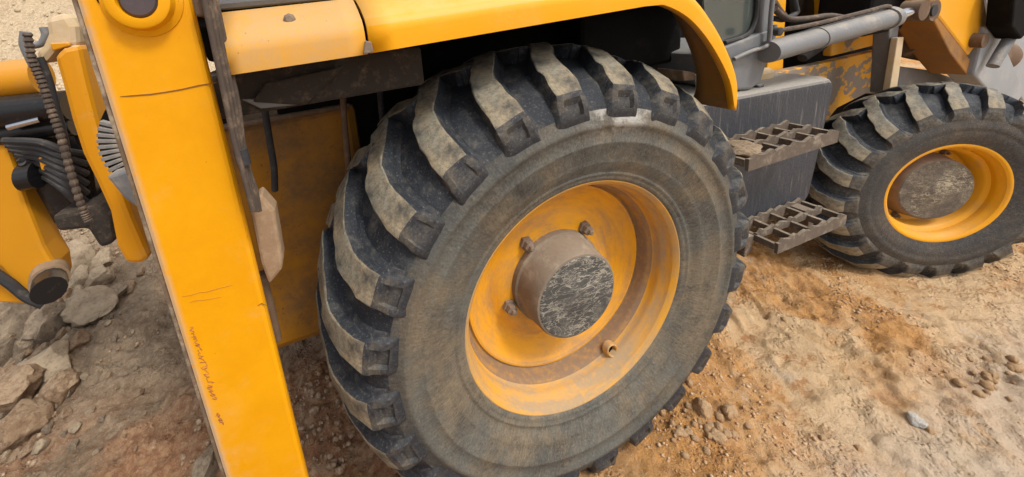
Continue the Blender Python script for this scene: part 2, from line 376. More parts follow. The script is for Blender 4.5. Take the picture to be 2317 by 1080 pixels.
def lathe_data(prof, seg, closed_ends=True):
    """prof: (y, r) profile turned about the y axis"""
    v, f = [], []; n = len(prof)
    for k in range(seg):
        a = 2 * math.pi * k / seg; c, s = math.cos(a), math.sin(a)
        for y, r in prof: v.append((r * c, y, r * s))
    for k in range(seg):
        k2 = (k + 1) % seg
        for i in range(n - 1): f.append((k * n + i, k * n + i + 1, k2 * n + i + 1, k2 * n + i))
    if closed_ends:
        if prof[0][1] > 1e-6: f.append(tuple(k * n for k in range(seg)))
        if prof[-1][1] > 1e-6: f.append(tuple(k * n + n - 1 for k in reversed(range(seg))))
    return v, f
def lathe(name, prof, seg, mat, parent, loc=(0, 0, 0), rot=(0, 0, 0), ends=True, ang=35):
    o = link(name, fixn(mesh(name, *lathe_data(prof, seg, ends))), mat, parent, loc=loc, rot=rot)
    sharp(o, ang); return o
def rod(name, a, b, rad, mat, parent, sides=20):
    a, b = Vector(a), Vector(b)
    o = tube(name, [a, b], rad, mat, parent, sides=sides, sub=1); return o

# ------------------------------------------------------------------ ground: one sheet to the horizon
def vnoise(x, y, seed):
    xi = np.floor(x).astype(np.int64); yi = np.floor(y).astype(np.int64); xf = x - xi; yf = y - yi
    u = xf * xf * xf * (xf * (xf * 6 - 15) + 10); w = yf * yf * yf * (yf * (yf * 6 - 15) + 10)
    def h(a, b):
        n = (a * 374761393 + b * 668265263 + seed * 1442695041) & 0x7fffffff
        n = ((n ^ (n >> 13)) * 1274126177) & 0x7fffffff
        return ((n ^ (n >> 16)) & 0xffff) / 65535.0
    return (h(xi, yi) * (1 - u) + h(xi + 1, yi) * u) * (1 - w) + (h(xi, yi + 1) * (1 - u) + h(xi + 1, yi + 1) * u) * w
def fbm(x, y, seed, octv=4, gain=.5):
    s = 0; a = 1; t = 0
    for i in range(octv):
        s = s + a * (vnoise(x * 2 ** i, y * 2 ** i, seed + i) - .5); t += a; a *= gain
    return s / t
def sst(x, a, b):
    t = np.clip((x - a) / (b - a), 0, 1); return t * t * (3 - 2 * t)
def height(x, y):
    x = np.asarray(x, float); y = np.asarray(y, float)
    wx = x + .15 * fbm(x * 1.7, y * 1.7, 50, 3); wy = y + .15 * fbm(x * 1.7 + 9, y * 1.7, 60, 3)
    h = .10 * fbm(x * .9, y * .9, 1, 3)
    h = h + .05 * fbm(wx * 3.1, wy * 3.1, 11, 4)
    rg = 1 - np.abs(2 * fbm(wx * 5.5, wy * 5.5, 21, 4, .55) * 1.6)
    h = h - .035 * np.clip(rg - .72, 0, 1)                       # cracks between clods
    crumb = sst(fbm(wx * 2.2, wy * 2.2, 31, 3), -.06, .14)
    left = sst(x, -.2, -.9)
    h = h + (crumb * 1.3 + .8 * left) * (.040 * fbm(x * 17, y * 17, 33, 4, .62)) + (.010 + .012 * left) * fbm(x * 38, y * 38, 37, 3, .65)
    h = h + .012 * sst(fbm(wx * 9, wy * 9, 43, 3), .06, .10) + .008 * left * sst(fbm(wx * 21, wy * 21, 47, 2), .05, .12)
    # scraped furrows left by turning tyres, running away from the front wheel
    fur = sst(x, .6, 1.3) * sst(y, .55, .2) * sst(y, -.55, -.1)
    a_ = x * .87 - y * .5; b_ = x * .5 + y * .87
    h = h + .040 * fur * fbm(a_ * 2.2, b_ * 16, 71, 4, .6)
    # bar marks that the tyres pressed into the clay between the wheels
    trk = sst(x, .62, .8) * sst(x, 1.75, 1.5) * sst(np.abs(y - .14), .30, .20) * sst(fbm(x * 2.6, y * 2.6, 77, 3), -.16, .06)
    h = h - .020 * trk * sst(np.sin(2 * np.pi * (x - .55 * np.abs(y - .14) + .03 * fbm(x * 6, y * 6, 78, 2)) / .185), -.1, .45)
    # flatten under the wheels and press the tyres in
    def near(cx, cy, rx, ry): return np.exp(-(((x - cx) / rx) ** 2 + ((y - cy) / ry) ** 2))
    k = np.clip(near(0, .2, .55, .45) + near(2.146, .16, .45, .35), 0, 1)
    h = h * (1 - .85 * k) + .0 * k
    h = h + .05 * near(-.02, -.16, .35, .09) * 0.5 + .04 * near(.52, .0, .14, .25)
    h = h + .16 * sst(y, .8, 2.4) * sst(x, -1.2, -2.4)             # rising towards the rubble
    h = h + 3.4 * sst(y + .25 * x * 0 + .5 * fbm(x * .5, y * .5, 81, 3), 3.3, 7.5) + .25 * sst(y, 3, 6) * fbm(x * 2, y * 2, 91, 4)
    far = sst(np.hypot(x, y), 9, 25)
    return h * (1 - .2 * far)
def axis(lo, hi, step, far, g=1.16):
    a = list(np.arange(lo, hi + 1e-6, step)); s = step; v = hi
    while v < far: s *= g; v += s; a.append(v)
    s = step; v = lo
    while v > -far: s *= g; v -= s; a.insert(0, v)
    return np.array(a)
gx = axis(-3.0, 2.8, .009, 120); gy = axis(-.65, 1.9, .009, 120)
GX, GY = np.meshgrid(gx, gy)
GZ = height(GX, GY)
co = np.stack([GX, GY, GZ], -1).reshape(-1, 3).astype(np.float32)
ny, nx = GX.shape
idx = np.arange(nx * ny).reshape(ny, nx)
q = np.stack([idx[:-1, :-1], idx[:-1, 1:], idx[1:, 1:], idx[1:, :-1]], -1).reshape(-1, 4)
gm = bpy.data.meshes.new('ground')
gm.vertices.add(len(co)); gm.vertices.foreach_set('co', co.ravel())
gm.loops.add(q.size); gm.loops.foreach_set('vertex_index', q.ravel().astype(np.int32))
gm.polygons.add(len(q)); gm.polygons.foreach_set('loop_start', np.arange(0, q.size, 4, dtype=np.int32)); gm.polygons.foreach_set('loop_total', np.full(len(q), 4, np.int32))
gm.update(calc_edges=True)
ground = link('ground', gm, M['ground']); ground['kind'] = 'structure'
def gh(x, y): return float(height(np.array([x]), np.array([y]))[0])

# ------------------------------------------------------------------ the backhoe loader
BH = bpy.data.objects.new('backhoe_loader', None); col.objects.link(BH); BH.empty_display_size = .3
BH['label'] = 'dusty yellow backhoe loader with big lugged tyres standing on bare clay'; BH['category'] = 'backhoe loader'

# ---- wheels
def lug_mesh(name, prof_top, prof_base, thetas, halfw, nstn, mirror, mats, pocket=None, cut_top=5, wear=0):
    """a tread bar: follows the tyre's section from its nose near the centre line, over the shoulder and down the sidewall.
    prof_*: lists of (s, y, r); thetas/halfw: lists of (s, value); s = 0 nose .. 1 sidewall end"""
    def ip(tab, s):
        xs = [t[0] for t in tab]
        return [float(np.interp(s, xs, [t[k] for t in tab])) for k in range(1, len(tab[0]))]
    cols = [(-1.5, 0), (-1.22, .12), (-1.04, .74), (-.95, .95), (-.86, 1), (-.60, 1), (-.52, 1), (.52, 1), (.60, 1), (.86, 1), (.95, .95), (1.03, .78), (1.12, .46), (1.34, .38), (1.46, .10), (1.66, 0)]
    stn = [(0, 0, 1.25, -.022), (0, .14, 1.0, -.008), (0, .8, .88, -.001), (0, .97, .86, .004)]
    ss = list(np.linspace(.05, 1, nstn))
    if pocket: ss += [pocket[0], pocket[0] + .018, pocket[1] - .018, pocket[1]]
    for s in sorted(ss): stn.append((s, 1, 1, 0))
    stn += [(1.0, .8, 1.0, .004), (1.0, .14, 1.0, .01), (1.0, 0, 1.1, .02)]
    v, f, fm = [], [], []
    nc = len(cols)
    for s, hf, wf, ext in stn:
        ty, tr = ip(prof_top, s); by, br = ip(prof_base, s)
        th = ip(thetas, s)[0]; hw = ip(halfw, s)[0] * wf
        if s < .5:
            ty -= ext; by -= ext
        else:
            tr -= ext; br -= ext
        for c, ch in cols:
            h = min(hf, ch)
            if pocket and pocket[0] + .009 < s < pocket[1] - .009 and abs(c) < .55: h = h - pocket[2]
            y = by + (ty - by) * h; r = br + (tr - br) * h
            a = math.radians(th) + c * hw / max(r, .1)
            P3 = Vector((r * math.sin(a), -y if mirror else y, r * math.cos(a)))
            if wear:        # worn, chipped edges
                k3 = h * (1.6 if .8 < abs(c) < 1.1 else 1)
                P3 += Vector((mnoise.noise(P3 * 28 + Vector((wear, 0, 0))), mnoise.noise(P3 * 28 + Vector((0, wear, 5))), mnoise.noise(P3 * 23 + Vector((3, 0, wear))))) * .0045 * k3
            v.append(P3)
    for i in range(len(stn) - 1):
        for j in range(nc - 1):
            a = i * nc + j
            q4 = (a, a + 1, a + nc + 1, a + nc)
            f.append(q4 if not mirror else q4[::-1])
            top = 3 <= j <= 9 and 3 <= i and .5 * (stn[i][0] + stn[i + 1][0]) < cut_top
            fm.append(1 if top else 2 if .5 * (stn[i][0] + stn[i + 1][0]) > cut_top else 0)
    me = mesh(name, v, f)
    fixn(me)
    for m in mats: me.materials.append(m)
    for p, k in zip(me.polygons, fm): p.material_index = k
    me.polygons.foreach_set('use_smooth', [True] * len(me.polygons))
    try: me.set_sharp_from_angle(angle=R(28))
    except Exception: pass
    return me

def wheel_tyre(name, prof, seg, mats, loc, rot, tread_r):
    v, f = lathe_data(prof, seg, False)
    me = fixn(mesh(name, v, f)); o = link(name, me, list(mats), BH, loc=loc, rot=rot)
    for p in me.polygons:
        c = p.center; rr = math.hypot(c.x, c.z)
        p.material_index = 1 if rr > tread_r else 0
    return o
def place_lugs(tyre, meshes, n, phase, half):
    for side in (0, 1):
        for i in range(n):
            a = phase + i * 360.0 / n + (half if side else 0)
            l = bpy.data.objects.new('tread_lug', meshes[side][(i * 7 + i // 3) % len(meshes[side])]); col.objects.link(l)
            l.parent = tyre; l.rotation_euler = (0, R(90 - a), 0)

# rear wheel
RC = Vector((0, .2, .686))
c1 = [(-.205, .378), (-.214, .390), (-.2165, .393), (-.2185, .400), (-.2185, .406), (-.2215, .409), (-.2225, .416), (-.2205, .420), (-.227, .428), (-.236, .452), (-.2375, .456), (-.2375, .464), (-.2395, .468), (-.2455, .508), (-.2475, .511), (-.2475, .516), (-.2460, .520), (-.2475, .554), (-.2520, .559), (-.2520, .570), (-.2465, .576), (-.241, .605), (-.226, .634), (-.195, .664), (-.13, .696), (-.06, .713), (0, .717)]
c1 = [(y * 1.085, r) for y, r in c1]
prof = c1 + [(-y, r) for y, r in c1[-2::-1]]
rear_tyre = wheel_tyre('rear_tyre', prof, 160, (M['sidewall'], M['rubber']), RC + Vector((0, .021, 0)), None, .598)
lt = [(0, .052, .764), (.25, -.045, .763), (.5, -.14, .744), (.66, -.212, .707), (.735, -.248, .682), (.76, -.257, .668), (.87, -.270, .625), (.95, -.270, .598), (1, -.266, .582)]
lb = [(0, .052, .706), (.25, -.045, .706), (.5, -.14, .684), (.66, -.211, .650), (.735, -.233, .634), (.76, -.238, .627), (.87, -.251, .604), (.95, -.256, .588), (1, -.259, .578)]
lt2 = [(0, .025, .764)] + lt[2:]; lb2 = [(0, .025, .706)] + lb[2:]
lth = [(0, 10.2), (.22, 6.9), (.42, 2.9), (.5, 1.5), (.58, .7), (.76, 0), (1, -.2)]
lhw = [(0, .040), (.15, .042), (.45, .040), (.7, .041), (.8, .044), (1, .048)]
lug_o = [lug_mesh('rear_lug', lt, lb, lth, lhw, 17, False, (M['rubber'], M['lugtop'], M['shoulder']), pocket=(.80, .93, dp), cut_top=.745, wear=w) for w, dp in ((1.3, .42), (7.7, .34), (13.1, .20), (21.5, .40))]
lug_i = [lug_mesh('rear_lug_inner', lt2, lb2, [(0, 9.2), (.25, 6.6), (.5, 3.0), (.7, .5), (1, 0)], lhw, 13, True, (M['rubber'], M['lugtop'], M['shoulder']), cut_top=.745, wear=w) for w in (3.3, 9.1)]
place_lugs(rear_tyre, (lug_o, lug_i), 24, 4.7, 5.2)

rear_rim = lathe('rear_rim', [(-.196, .371), (-.204, .377), (-.2095, .385), (-.2085, .393), (-.202, .397), (-.188, .394), (-.17, .36), (.15, .36), (.15, .345), (-.06, .345)], 120, M['barrel'], BH, loc=RC, ends=False)
lathe('barrel', [(-.1965, .3712), (-.183, .367), (-.170, .358), (-.160, .3555), (-.148, .3565), (-.140, .352)], 120, M['barrel'], rear_rim, ends=False)
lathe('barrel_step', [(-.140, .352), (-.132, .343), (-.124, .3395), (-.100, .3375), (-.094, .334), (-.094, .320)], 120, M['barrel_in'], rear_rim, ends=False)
lathe('wheel_disc', [(-.0955, .329), (-.1005, .326), (-.1005, .320), (-.094, .315), (-.080, .292), (-.068, .268), (-.062, .246), (-.064, .232), (-.072, .218), (-.078, .200), (-.080, .17), (-.080, .10)], 120, M['rim'], rear_rim, ends=False, ang=50)
hub = lathe('hub', [(-.06, .166), (-.098, .163), (-.103, .157), (-.150, .149), (-.176, .1465), (-.184, .142), (-.186, .137)], 72, M['hub'], rear_rim)
lathe('hub_cap', [(-.170, .12), (-.1862, .1365), (-.1885, .133), (-.1885, .060), (-.1900, .056), (-.1900, 0.0)], 72, M['cap'], rear_rim, ang=25)
def bolt(parent, a, rad, y, s=.017, mat=None):
    b = lathe('wheel_bolt', [(.012, s * 1.35), (-.004, s * 1.35), (-.005, s), (-.020, s), (-.0225, s * .55), (-.032, s * .5), (-.034, s * .35)], 6, mat or M['bolt'], parent, ang=20)
    b.location = (rad * math.cos(R(a)), y, rad * math.sin(R(a))); return b
for a in (124, 50, -20, -92, -164): bolt(rear_rim, a, .186, -.085)
vh = lathe('valve_boss', [(.010, .024), (-.010, .022), (-.013, .019), (-.010, .0155), (.012, .015), (.012, 0)], 20, M['barrel'], rear_rim, ang=30)
vh.location = (.345 * math.cos(R(-62)), -.150, .345 * math.sin(R(-62))); vh.rotation_euler = (R(-14), 0, 0)
vs_ = lathe('valve_core', [(.008, .0135), (.004, .0135), (.004, 0)], 16, M['dark'], rear_rim)
vs_.location = vh.location; vs_.rotation_euler = vh.rotation_euler

# front wheel, steered to the right
ST = -.42; KF = .78                    # KF: narrow front section
def kf(p): return [(*t[:-2], t[-2] * KF, t[-1]) for t in p]
FCo = Vector((2.128, .004, .461)); axin = Vector((-math.sin(ST), math.cos(ST), 0))
FC = FCo + axin * .118
c1 = [(-.152, .250), (-.158, .262), (-.170, .285), (-.178, .305), (-.181, .322), (-.179, .332), (-.183, .338), (-.184, .352), (-.181, .360), (-.172, .390), (-.158, .420), (-.13, .450), (-.08, .476), (0, .486)]
c1 = kf(c1); prof = c1 + [(-y, r) for y, r in c1[-2::-1]]
front_tyre = wheel_tyre('front_tyre', prof, 128, (M['sidewall_f'], M['rubber']), FC, (0, 0, ST), .388)
lt = [(0, .035, .524), (.3, -.035, .523), (.55, -.10, .506), (.72, -.148, .474), (.80, -.168, .452), (.9, -.180, .420), (1, -.184, .396)]
lb = [(0, .035, .470), (.3, -.035, .470), (.55, -.10, .456), (.72, -.14, .432), (.80, -.155, .418), (.9, -.166, .403), (1, -.174, .388)]
lth = [(0, 13), (.25, 9.4), (.5, 4.4), (.72, .8), (.82, 0), (1, 0)]
lhw = [(0, .031), (.4, .030), (.8, .032), (1, .035)]
lt = kf(lt); lb = kf(lb)
lf_o = [lug_mesh('front_lug', lt, lb, lth, lhw, 13, False, (M['rubber'], M['lugtop_f'], M['shoulder']), cut_top=.81, wear=w) for w in (2.2, 5.5, 8.4)]
lf_i = [lug_mesh('front_lug_inner', lt, lb, lth, lhw, 11, True, (M['rubber'], M['lugtop_f'], M['shoulder']), cut_top=.81, wear=4.4)]
place_lugs(front_tyre, (lf_o, lf_i), 20, 5, 9)
front_rim = lathe('front_rim', kf([(-.148, .239), (-.154, .245), (-.157, .252), (-.156, .258), (-.150, .261), (-.14, .255), (-.12, .235), (.12, .235)]), 96, M['rim_front'], BH, loc=FC, rot=(0, 0, ST), ends=False)
lathe('barrel', kf([(-.1482, .2392), (-.138, .236), (-.125, .228), (-.112, .226), (-.098, .225), (-.090, .216), (-.080, .208), (-.02, .203), (-.012, .198), (-.006, .17), (-.004, .12), (-.004, .06)]), 96, M['rim_front'], front_rim, ends=False, ang=50)
lathe('hub', kf([(0, .175), (-.02, .172), (-.04, .168), (-.075, .164), (-.094, .160), (-.101, .155)]), 60, M['hub_f'], front_rim)
lathe('hub_cap', kf([(-.09, .10), (-.1015, .1545), (-.104, .151), (-.104, .05), (-.1055, .046), (-.1055, 0)]), 60, M['cap_f'], front_rim, ang=25)
for k in range(8): bolt(front_rim, 20 + 45 * k, .187, -.004, .012, M['hub_f'])

# ---- rear fender, swept along its lower edge
def fender(name, path, section, mat, thick=.004):
    """path: (x, z, nx, nz, h) ; section: (y, hfrac)"""
    v, f = [], []; n = len(section)
    for (x, z, nx_, nz_, h) in path:
        for (y, k) in section: v.append((x + nx_ * h * k, y, z + nz_ * h * k))
    for i in range(len(path) - 1):
        for j in range(n - 1): f.append((i * n + j, (i + 1) * n + j, (i + 1) * n + j + 1, i * n + j + 1))
    me = fixn(mesh(name, v, f)); o = link(name, me, mat, BH); sharp(o, 50)
    s = o.modifiers.new('thickness', 'SOLIDIFY'); s.thickness = thick; s.offset = 0
    return o
FY = -.02
sec_rear = [(FY + .018, .0), (FY, .0), (FY - .001, .30), (FY + .001, .42), (FY + .012, .56), (FY + .05, .76), (FY + .09, .93), (FY + .115, 1.0), (FY + .30, 1.02)]
Z0 = 1.510
rear_path = [(x, Z0 - .006 + .012 * (x + 1.3), 0, 1, .118) for x in np.linspace(-.812, -.537, 8)]
front_path = [(x, Z0 + .004 + .03 * max(0, x + .53), 0, 1, .116 - .02 * max(0, x + .2)) for x in np.linspace(-.531, .20, 14)]
arch_pts = smoothpath([(.20, 0, 1.535), (.262, 0, 1.534), (.36, 0, 1.487), (.452, 0, 1.402), (.537, 0, 1.285), (.572, 0, 1.182)], 5)[5:]
ap = []
for i, p in enumerate(arch_pts):
    a = arch_pts[max(i - 1, 0)]; b = arch_pts[min(i + 1, len(arch_pts) - 1)]
    t = (b - a).normalized(); k = i / (len(arch_pts) - 1)
    ap.append((p.x, p.z, -t.z, t.x, .108 * (1 - k) ** .45 * (1 - .15 * k) + .004))
front_path += ap
fr = fender('rear_fender', front_path, [(FY + .018, 0), (FY, 0), (FY - .001, .32), (FY + .001, .45), (FY + .012, .58), (FY + .05, .78), (FY + .10, .95), (FY + .135, 1.0)], M['fender'])
lin = fender('fender_lining', [(x, z, a, b, h - .007) for x, z, a, b, h in front_path], [(FY + .017, .02), (FY + .006, .1), (FY + .006, .42), (FY + .017, .58), (FY + .05, .74), (FY + .10, .9), (FY + .13, .95)], M['fender_in'], .002)
lin.parent = fr
fd = fender('fender_rear_panel', rear_path, sec_rear, M['fender_dusty'])
tip = pprism('fender_joint_tab', [(826, 92), (841, 95), (846, 119), (822, 124)], FY - .006, FY + .02, M['bolt'], fr, .003)
lathe('fender_bolt', [(.006, .012), (-.002, .012), (-.006, .007), (-.006, 0)], 8, M['bolt'], fd, loc=at(655, 44, .02))

# ---- stabiliser leg
LX0, LX1 = -1.005, -.838
leg = box('stabiliser_leg', LX0, LX1, 0.0, .028, .10, 1.95, M['leg'], BH, .009)
box('leg_column', -.985, -.892, .0285, .125, .12, 1.93, M['king'], leg, .008)
box('wear_strip', -1.015, -1.0065, .010, .05, .12, 1.95, M['wear'], leg, .003)
box('stabiliser_foot', -1.06, -.78, -.05, .22, -.01, .07, M['grey_steel'], leg, .01)
bc = at(327, 18, 0)
lathe('pin_boss', [(.02, .064), (-.002, .062), (-.006, .055), (-.008, .052), (-.022, .048), (-.024, .045), (-.024, .031), (-.010, .030), (-.010, 0)], 56, M['leg'], leg, loc=(bc.x, 0, bc.z + .012), ang=40)
lathe('pivot_pin', [(-.008, .0285), (-.017, .0282), (-.020, .025), (-.020, 0)], 40, M['pin'], leg, loc=(bc.x, 0, bc.z + .012))
hc = at(236, -2, 0)
lathe('plug_hole', [(-.001, .011), (-.0025, .010), (-.0015, .008), (-.001, 0)], 16, M['dark'], leg, loc=(hc.x, 0, hc.z))
def ribbon(name, pix, w, Y, mat, parent, thick=.0008):
    v, f = [], []
    P = [at(a, b, Y) for a, b in pix]
    for i, p in enumerate(P):
        t = (P[min(i + 1, len(P) - 1)] - P[max(i - 1, 0)]).normalized(); n = Vector((-t.z, 0, t.x)) * (w[i] if isinstance(w, list) else w)
        v += [p + n, p - n]
    for i in range(len(P) - 1): f.append((2 * i, 2 * i + 1, 2 * i + 3, 2 * i + 2))
    o = link(name, mesh(name, v, f), mat, parent, smooth=False)
    s = o.modifiers.new('t', 'SOLIDIFY'); s.thickness = thick; s.offset = 0; return o
ribbon('weld_seam', [(272, 219), (300, 217), (340, 214), (375, 209), (410, 203), (450, 194), (490, 187)], [.0004, .001, .0012, .0010, .0012, .0013, .0006], -.0006, M['seam'], leg)
ribbon('scratch', [(412, 671), (432, 668), (452, 662), (470, 660), (490, 654), (526, 645)], [.0001, .0004, .0002, .0006, .0007, .0001], -.0006, M['scuff'], leg)
ribbon('scratch', [(430, 684), (446, 680), (462, 679), (500, 672)], [.0001, .0004, .0003, .0001], -.0006, M['scuff'], leg)
ribbon('scratch', [(583, 692), (592, 687), (603, 692)], [.0003, .0009, .0003], -.0006, M['seam'], leg)
rs = random.Random(3)
def scribble(x0, y0, x1, y1, amp, name):        # one handwritten, half-worn word running down the leg
    n = 26; pts = []
    for i in range(n):
        t = i / (n - 1); s = math.sin(i * 1.9 + rs.uniform(-.5, .5)) * amp * rs.uniform(.3, 1)
        pts.append((x0 + (x1 - x0) * t + s, y0 + (y1 - y0) * t + rs.uniform(-4, 4)))
    P = []
    for i in range(len(pts) - 1):
        P += [pts[i], ((pts[i][0] + pts[i + 1][0]) / 2 + rs.uniform(-1.5, 1.5), (pts[i][1] + pts[i + 1][1]) / 2 + rs.uniform(-1.5, 1.5))]
    ribbon(name, P, [rs.choice((.0002, .0004, .0006)) for _ in P], -.0006, M['ink'], leg)
scribble(432, 742, 452, 792, 7, 'handwriting'); scribble(450, 794, 476, 868, 11, 'handwriting'); scribble(474, 872, 486, 905, 9, 'handwriting'); scribble(492, 935, 502, 958, 8, 'handwriting')

# hoses and bracket on the leg's inner flank
def edge(py, o): return (461 + .213 * py + o, py)
for k, oy in enumerate((1, 10, 19, 27)):
    pp_ = [edge(py, oy * (1 if py < 300 else .75)) for py in (-40, 60, 150, 240, 320)] + [(548 + 5 * k, 385), (560 + 6 * k, 430), (572 + 5 * k, 478)]
    tube('hydraulic_hose', [at(a, b, -.046 + .012 * k) for a, b in pp_], .0052, M['hose'], leg, 10, 6)
rod('hose_clamp', at(543, 338, -.03), at(553, 372, -.03), .013, M['hose_dark'], leg, 14)
box('hose_bracket', -.828, -.802, -.03, .03, 1.618, 1.66, M['brown_steel'], leg, .005)
pprism('lock_bracket', [(563, 472), (588, 440), (622, 478), (641, 590), (638, 612), (608, 648), (590, 600)], .03, .085, M['tan'], leg, .008)
rod('leg_guide', (-.846, .07, .84), (-.846, .07, 1.03), .011, M['brown_steel'], leg, 12)
rod('leg_guide_bracket', (-.89, .07, .86), (-.85, .07, .86), .008, M['grey_steel'], leg, 10)

# ---- underbody behind the rear wheel
box('hydraulic_tank', -1.06, -.52, .56, 1.6, .34, 1.292, M['old_orange'], BH, .035)
p0 = at(530, 268, .545); p1 = at(806, 250, .545)
rod('tank_lip', (-1.03, .55, 1.283), (-.545, .55, 1.283), .010, M['brown_steel'], BH, 10)
tube('brake_pipe', [at(a, b, .45) for a, b in [(597, 235), (601, 262), (612, 330), (620, 380), (622, 432)]], .011, M['hose_dark'], BH, 10)
tube('brake_pipe', [at(a, b, .45) for a, b in [(776, 195), (777, 240), (781, 300), (788, 372), (790, 420)]], .011, M['brown_steel'], BH, 10)
tube('brake_pipe', [at(a, b, .47) for a, b in [(858, 190), (862, 240), (868, 300)]], .011, M['hose_dark'], BH, 10)
box('mudguard_carrier', -.90, -.37, .14, .36, 1.395, 1.50, M['caked'], BH, .01)
pprism('mud_plate', [(570, 232), (600, 190), (780, 150), (690, 240)], .12, .14, M['caked'], BH, .006)
pprism('carrier_flange', [(545, 226), (680, 222), (678, 238), (590, 247)], .13, .30, M['grey_steel'], BH, .004)
box('wheel_arch_panel', -.80, .95, .585, .66, .50, 1.70, M['dark'], BH, .01)
box('wheel_arch_roof', -.90, .62, .118, .62, 1.60, 1.64, M['dark'], BH, .006)
rod('rear_axle', (0, .30, .686), (0, 1.7, .686), .12, M['dark'], BH, 24)
pprism('arch_bracket', [(1546, 160), (1575, 165), (1578, 182), (1548, 184)], .30, .42, M['brown_steel'], BH, .005)
pprism('arch_strip', [(1582, 170), (1601, 172), (1603, 228), (1588, 226)], .20, .22, M['grey_steel'], BH, .003)

# ---- cab
cab = box('cab_body', -.9, .96, .24, 1.9, 1.52, 1.80, M['dark'], BH, .02)
box('cab_floor', .40, .96, .44, 1.9, 1.24, 1.515, M['dark'], cab, .02)
box('cab_side_rail', -.90, -.20, .10, .24, 1.635, 1.70, M['frame_grey'], cab, .012)
box('cab_side_trim', -.90, -.20, .095, .24, 1.7025, 1.90, M['dark'], cab, .004)
Yc = .20
pprism('cab_sill', [(1652, 128), (1745, 88), (1738, 140), (1724, 186), (1700, 204), (1662, 206)], Yc, Yc + .9, M['frame_grey'], cab, .012)
pprism('door_frame', [(1640, 108), (1738, 70), (1752, 84), (1752, 100), (1652, 140)], Yc - .012, Yc + .03, M['frame_grey'], cab, .006)
pprism('cab_post', [(1728, -30), (1752, -30), (1744, 60), (1738, 128), (1722, 130), (1724, 60)], Yc - .008, Yc + .05, M['frame_grey'], cab, .008)
gl = pprism('door_glass', [(1590, -30), (1726, -30), (1718, 62), (1700, 84), (1640, 108), (1600, 108)], Yc + .012, Yc + .018, M['glass'], cab, 0)
tube('door_seal', [at(a, b, Yc + .004) for a, b in [(1714, -30), (1712, 30), (1700, 68), (1680, 84), (1640, 97)]], .008, M['hose_dark'], cab, 8)
tube('grab_rail', [at(a, b, Yc - .03) for a, b in [(1660, 134), (1700, 116), (1735, 104), (1741, 85), (1744, 40), (1750, -20)]], .0075, M['grey_steel'], cab, 10)
rod('door_hinge', at(1752, 56, Yc - .02), at(1744, 108, Yc - .02), .010, M['grey_steel'], cab, 12)

# ---- fuel tank with two steps
TY = .18
tk = [(at(a, b, TY)) for a, b in [(1540, 250), (1880, 235), (1838, 445), (1670, 535), (1560, 560)]]
tank = prism('fuel_tank', [(.55, 1.135), (.60, 1.15), (1.50, 1.112), (1.535, 1.10), (1.545, 1.06), (1.53, .93), (1.475, .545), (1.43, .50), (.95, .475), (.62, .47), (.55, .52)], TY, .62, M['tank'], BH, .05)
tank.modifiers['bevel'].segments = 5
box('tank_strap', 1.085, 1.125, TY + .03, .60, 1.00, 1.142, M['tank'], tank, .006)
box('tank_cover', 1.0, 1.36, .30, .62, 1.10, 1.165, M['pale_cast'], tank, .02)
def step(name, cx0, cx1, y0, y1, z, nb, parent, droop=0):
    """open grating: two long wavy bars on edge, cross bars, end plates"""
    root = None
    nl = 3
    for i in range(nl):
        y = y0 + (y1 - y0) * i / (nl - 1)
        v, f = [], []; n = 28
        for k in range(n + 1):
            x = cx0 + (cx1 - cx0) * k / n
            top = z + .0045 * (1 if (k // 2) % 2 else -1) + .003 * math.sin(k * 3.7 + i) - droop * (k / n)
            bot = z - (.05 if i in (0, nl - 1) else .03) - droop * (k / n)
            v += [(x, y - .0055, bot), (x, y - .0055, top), (x, y + .0055, top), (x, y + .0055, bot)]
        for k in range(n):
            b = 4 * k
            for j in range(4): f.append((b + j, b + (j + 1) % 4, b + 4 + (j + 1) % 4, b + 4 + j))
        f += [(0, 1, 2, 3), (4 * n + 3, 4 * n + 2, 4 * n + 1, 4 * n)]
        b_ = link('grating_bar' if root else name, fixn(mesh('bar', v, f)), M['step'], root or parent, smooth=False)
        root = root or b_
    for k in range(nb):
        x = cx0 + (cx1 - cx0) * (k + .02) / (nb - 1 + .04)
        dz = droop * (k / (nb - 1))
        box('cross_bar', x - .007, x + .007, y0 + .006, y1 - .006, z - .036 - dz, z - .009 - dz, M['step'], root, 0)
    return root
step('upper_step', .74, 1.24, .03, .176, .965, 6, BH)
step('lower_step', .955, 1.385, .03, .172, .56, 5, BH)
for x in (.90, 1.30):
    prism('step_hanger', [(x, .55), (x + .05, .55), (x + .04, .48), (x, .46)], .10, .20, M['step'], tank, .004)


# ---- loader frame, ram and arm ahead of the cab
YL = .47
pprism('loader_frame_panel', [(1740, 225), (1756, 165), (1880, 140), (2000, 112), (2032, 100), (2022, 130), (2012, 214), (1960, 212), (1895, 245), (1850, 300)], YL, YL + .05, M['patchy'], BH, .006)
box('dark_gap_filler', 1.0, 3.3, .63, .68, .55, 1.24, M['dark'], BH, .006)  # added dark sheet, stands in for the black opening behind the frame panel
box('engine_block_cover', 1.05, 2.6, .75, 1.4, .75, 1.9, M['dark'], BH, .03)
pprism('bonnet_panel', [(1866, -40), (2004, -40), (1996, 20), (1990, 60), (1880, 82), (1866, 40)], .55, .60, M['loader_y'], BH, .012)
pprism('bonnet_panel', [(1884, 74), (1996, 44), (1994, 100), (1882, 128)], .46, .50, M['patchy'], BH, .008)
pprism('front_post', [(1752, -30), (1782, -30), (1778, 30), (1772, 170), (1734, 170), (1742, 100)], YL + .06, YL + .12, M['loader_y'], BH, .006)
pprism('air_filter', [(1790, -30), (1860, -30), (1858, 36), (1800, 38)], .62, .8, M['black_gloss'], BH, .02)
